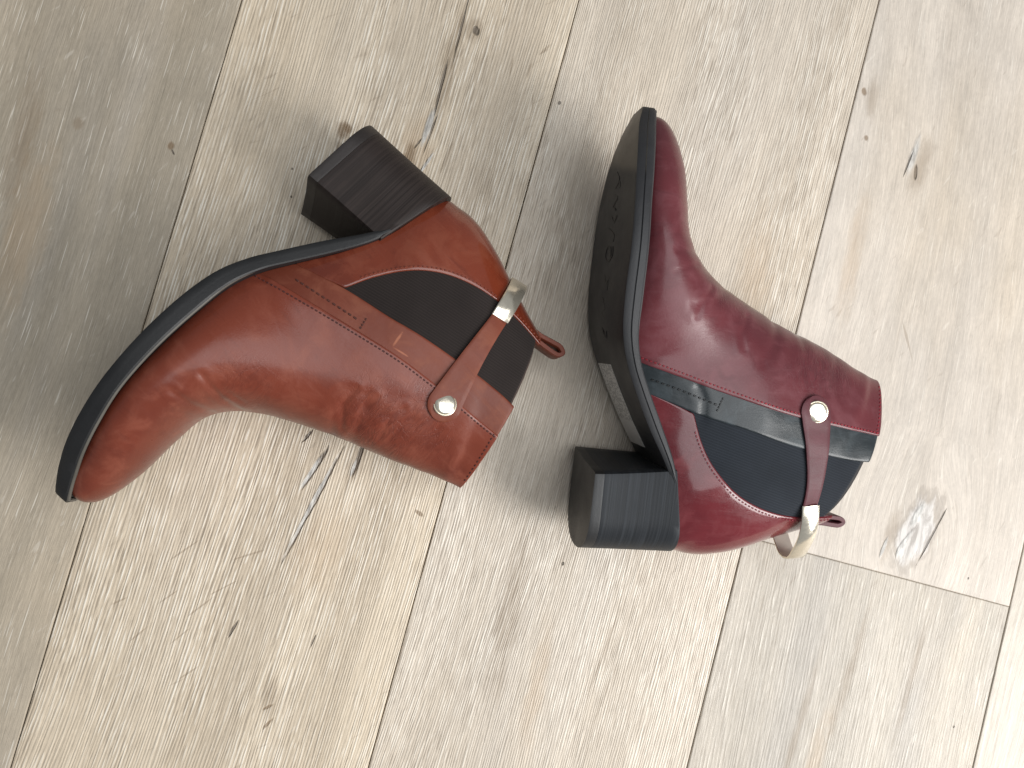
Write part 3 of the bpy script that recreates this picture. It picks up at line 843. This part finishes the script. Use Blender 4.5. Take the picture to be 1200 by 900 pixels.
    for i, (x, y) in enumerate(pth):
        a = pth[max(0, i - 1)]; b = pth[min(len(pth) - 1, i + 1)]
        t = Vector((b[0] - a[0], b[1] - a[1])).normalized(); nrm = Vector((-t.y, t.x))
        if nrm.dot(Vector((x - (rx + 30), y))) < 0: nrm = -nrm
        c = Vector((p_ring[0], 0, p_ring[1])) + dx_ * (x - rx)
        for o_, z_ in ((0, -wb + .3), (.35, -wb), (.9, -wb), (1.35, -wb + .5), (1.5, 0), (1.35, wb - .5), (.9, wb), (.35, wb), (0, wb - .3)):
            V.append(toM(c + dx_ * (nrm.x * o_) + Vector((0, y + nrm.y * o_, 0)) + ax_ * z_))
    for i in range(len(pth) - 1):
        for j in range(9):
            a = i * 9 + j; b = i * 9 + (j + 1) % 9; F.append((a, b, b + 9, a + 9))
    F.append(tuple(range(9))); F.append(tuple((len(pth) - 1) * 9 + j for j in range(9)))
    ml = mesh_obj('metal_loop', V, F, spec['m_metal'], root, True, 40)
    ml.data.materials.append(M_INNER)
    for q in range(len(pth) - 1): ml.data.polygons[q * 9 + 8].material_index = 1

    # ---- pull tab at the back of the collar
    tab = curve(spec['tab'], 8)
    T_ = np.gradient(tab, axis=0); T_ /= np.linalg.norm(T_, axis=1)[:, None]; N2 = np.stack([T_[:, 1], -T_[:, 0]], 1)
    V = []; F = []
    for i, p in enumerate(tab):
        for o_, y_ in ((-1.4, -6.0), (-1.0, -6.6), (1.0, -6.6), (1.4, -6.0), (1.4, 6.0), (1.0, 6.6), (-1.0, 6.6), (-1.4, 6.0)):
            V.append(toM((p[0] + N2[i][0] * o_, y_ + spec.get('taby', 0), p[1] + N2[i][1] * o_)))
    for i in range(len(tab) - 1):
        for j in range(8):
            a = i * 8 + j; b = i * 8 + (j + 1) % 8; F.append((a, b, b + 8, a + 8))
    F.append(tuple(range(8))); F.append(tuple((len(tab) - 1) * 8 + j for j in range(8)))
    mesh_obj('pull_tab', V, F, spec['m_strap'], root, True, 50)

    # ---- things printed or stuck on the sole
    def sole_z(x): return float(np.interp(x, xb[::-1], zb[::-1]))
    if spec.get('sticker'):
        V = []; F = []
        (xa, xe), (ya, ye) = spec['sticker']
        n = 22
        for i in range(n + 1):
            x = xa + (xe - xa) * i / n
            for j, y in enumerate(np.linspace(ya, ye, 5)):
                V.append(toM((x, y, sole_z(x) - .28)))
        m0 = len(V)
        V += [(v[0], v[1], v[2] + .00012) for v in V]
        for i in range(n):
            for j in range(4):
                a = i * 5 + j; F.append((a, a + 1, a + 6, a + 5)); F.append((m0 + a, m0 + a + 5, m0 + a + 6, m0 + a + 1))
        for i in range(n):
            for j in (0, 4): a = i * 5 + j; F.append((a, a + 5, m0 + a + 5, m0 + a))
        for j in range(4):
            for i in (0, n): a = i * 5 + j; F.append((a, a + 1, m0 + a + 1, m0 + a))
        mesh_obj('label_sticker', V, F, spec['m_sticker'], sole, True, 30)['label'] = 'white label sticker with small print under the arch'
    if spec.get('script'):
        V = []; F = []
        for stroke in spec['script']:
            c = curve(stroke, 6); T_ = np.gradient(c, axis=0); T_ /= np.linalg.norm(T_, axis=1)[:, None] + 1e-9
            b0 = len(V)
            for i, (x, y) in enumerate(c):
                w = .55
                for q in (-1, 1): V.append(toM((x - T_[i][1] * w * q, y + T_[i][0] * w * q, sole_z(x) - .4)))
                for q in (-1, 1): V.append(toM((x - T_[i][1] * w * q, y + T_[i][0] * w * q, sole_z(x) + .3)))
            for i in range(len(c) - 1):
                a = b0 + i * 4
                F += [(a, a + 1, a + 5, a + 4), (a, a + 4, a + 6, a + 2), (a + 1, a + 3, a + 7, a + 5)]
        mesh_obj('sole_script', V, F, spec['m_script'], sole, False)
    return root

def boot_root(name, ox, oy, ang, mir, label, zc=.0308, yaw=4.5):
    a = math.radians(ang); w = math.radians(yaw)
    X = Vector((math.cos(a) * math.cos(w), math.sin(a) * math.cos(w), math.sin(w))); Z = Vector((-math.sin(a), math.cos(a), 0)) * mir
    Y = Z.cross(X)
    M = Matrix((X, Y, Z)).transposed().to_4x4()
    o = bpy.data.objects.new(name, None); col.objects.link(o)
    o.matrix_world = Matrix.Translation((ox, oy, zc)) @ M
    o.empty_display_size = .02
    o['label'] = label; o['category'] = 'boot'; o['group'] = 'pair of heeled ankle boots in two colours'
    return o

# shared finishes
M_METAL = metal_mat('pale_gold_metal', (.83, .76, .63, 1), .16)
M_STICK = sticker_mat('label_paper')
M_INNER = plain('metal_inside_reflection', (.62, .57, .49, 1), .5, .35)  # beige floor reflection put into the colour of the loop's inner face

# ---- brown boot (lateral side is -y in its frame)
def brown():
    lv = leather('leather_cognac', lin(114, 53, 37), lin(86, 37, 27), lin(127, 67, 50), 3.0, .34, .30,
                 [(118, 112, 20, 20, 30, .5), (100, 128, 30, 14, 26, .4), (150, 52, 0, 16, 20, .3)])
    lc = leather('leather_cognac_counter', lin(114, 50, 31), lin(78, 28, 18), lin(124, 62, 42), 5.0, .24, .8, coat_rough=.09)
    lt = leather('leather_cognac_strap', lin(114, 57, 40), lin(96, 44, 30), lin(124, 70, 51), 8.0, .48, .06, marks=[(75.5, 86, 85.5, 88, .9), (85.5, 88, 83, 98, .6)])
    a = math.radians(-134.113)
    ox, oy = -.00903 - .012 * math.cos(a), .14167 - .012 * math.sin(a)
    root = boot_root('ankle_boot', ox, oy, -134.113, 1, 'cognac brown leather ankle boot with dark brown elastic, lying on its side')
    spec = dict(side=-1, seed=11, m_vamp=lv, m_strip=lt, m_counter=lc, m_strap=lt,
                m_gore=elastic_mat('elastic_brown', lin(40, 34, 32)), m_lining=plain('lining_dark', lin(58, 44, 38), .8),
                m_thread=plain('thread_maroon', lin(66, 26, 22), .7), m_thread2=plain('thread_rust', lin(110, 46, 26), .7),
                m_sole=outsole_mat('outsole_black', lin(27, 27, 28), 0), m_welt=plain('welt_grey', lin(86, 82, 75), .55),
                m_heel=stacked_mat('heel_stack_brown', lin(37, 31, 29), lin(54, 46, 43)), m_cap=plain('heel_rubber', lin(37, 31, 29), .5),
                m_metal=M_METAL, ring=(33, 117), button=(87, 128), apex=6.0, bow=-1.0, gore_drop=.30, heel_fwd=8.5, heel_low=-4.5, back=6.0, groove=.02,
                strip_row=dict(row=[(95, 30), (91.5, 48), (87.5, 68)], bar=[(90.5, 70), (84, 68.5)], mat=plain('thread_brown', lin(74, 34, 24), .7)),
                tab=[(19.0, 122), (21.2, 132), (21.6, 140), (19.8, 148.5), (18.9, 153.5), (20.6, 157.2), (23.4, 155.8), (24.4, 150), (25.0, 141)],
                creases=[([(171, 46), (174, 38), (175, 29)], .75, 1.2), ([(160, 56), (162, 46), (160, 33)], .85, 1.2), ([(156, 54), (158, 46), (157, 38)], .5, .9),
                         ([(131, 98), (123, 90), (113, 90)], .7, 1.1), ([(127, 104), (119, 99), (109, 100)], .6, 1.0), ([(122, 116), (112, 112), (103, 114)], .6, 1.1),
                         ([(137, 96), (126, 92), (116, 88)], .55, 2.4), ([(132, 106), (120, 104), (112, 96)], .6, 2.2), ([(124, 112), (117, 118), (104, 121)], .5, 2.4),
                         ([(128, 90), (118, 98), (112, 108)], .4, 2.0), ([(116, 130), (108, 135), (98, 134)], .5, 2.4)])
    build_boot('brown', spec, root)
brown()

def burgundy():
    lv = leather('leather_burgundy', lin(99, 45, 50), lin(79, 38, 43), lin(108, 59, 64), 21.0, .32, .30,
                 [(112, 128, 10, 16, 30, .5), (150, 66, 0, 16, 20, .35)])
    lc = leather('leather_burgundy_counter', lin(106, 34, 40), lin(78, 23, 29), lin(114, 50, 54), 25.0, .24, .8, coat_rough=.09)
    lt = leather('leather_burgundy_strap', lin(90, 46, 52), lin(76, 38, 44), lin(100, 58, 64), 28.0, .48, .06)
    ls = leather('leather_black_strip', lin(38, 44, 47), lin(27, 32, 35), lin(58, 66, 70), 31.0, .34, .3)
    root = boot_root('ankle_boot', .1090, -.0772, 84.2, -1, 'burgundy leather ankle boot with black elastic, outsole and label sticker showing')
    spec = dict(side=1, seed=37, m_vamp=lv, m_strip=ls, m_counter=lc, m_strap=lt,
                m_gore=elastic_mat('elastic_black', lin(37, 41, 47)), m_lining=plain('lining_black', lin(40, 38, 38), .8),
                m_thread=plain('thread_red', lin(140, 28, 42), .65), m_thread2=plain('thread_red_dark', lin(112, 34, 44), .65),
                m_sole=outsole_mat('outsole_charcoal', lin(40, 40, 42), 1), m_welt=plain('welt_dark', lin(58, 55, 55), .55),
                m_heel=stacked_mat('heel_stack_charcoal', lin(34, 36, 39), lin(50, 53, 57)), m_cap=plain('heel_rubber_dark', lin(33, 33, 34), .5),
                m_metal=M_METAL, m_sticker=M_STICK, m_script=plain('sole_ink', lin(22, 20, 20), .5), ring=(33, 124), button=(88.5, 117), apex=0.0, bow=1.5, gore_drop=.5, toe_drop=12.0, toe_short=5.0, tall=7.0, back=-1.0,
                strip_row=dict(row=[(96.5, 24), (92, 42), (86.5, 62)], bar=[(91, 64), (83, 61.5)], mat=plain('thread_black', lin(26, 28, 30), .6)),
                tab=[(18.5, 122), (20.8, 132), (22.0, 140), (21.4, 147.5), (21.2, 152), (23.0, 154.8), (25.2, 152.5), (25.7, 147), (25.8, 139)],
                sticker=((57, 102), (-27.5, 2)),
                script=[[(214, -6), (208, 2), (204, -4), (207, 3), (203, 6)], [(200, -3), (197, 4), (193, -3), (190, 4)], [(187, -4), (183, 3), (186, 8)],
                        [(180, -6), (175, 6), (171, 6)], [(168, 7), (163, 8), (160, 0), (163, -7), (169, -5), (167, 3), (160, 5)],
                        [(152, -4), (147, 2), (150, 6), (143, 5)], [(139, -3), (133, 3), (131, -3), (127, 5)], [(122, -2), (117, 4), (120, 7), (115, 5)]],
                creases=[([(168, 48), (168, 38), (166, 26)], .5, 1.8), ([(150, 64), (140, 52), (138, 40)], .5, 2.2),
                         ([(137, 96), (124, 92), (112, 84)], .6, 2.4), ([(130, 112), (120, 112), (110, 108)], .5, 2.2), ([(118, 134), (108, 130), (100, 132)], .4, 2.4),
                         ([(95, 50), (88, 54), (78, 55)], 1.0, 1.9), ([(148, 50), (140, 44), (132, 42)], .6, 1.2), ([(136, 74), (126, 70), (118, 72)], .5, 1.3), ([(160, 40), (158, 34), (154, 26)], .5, 1.1)])
    build_boot('burgundy', spec, root)
burgundy()
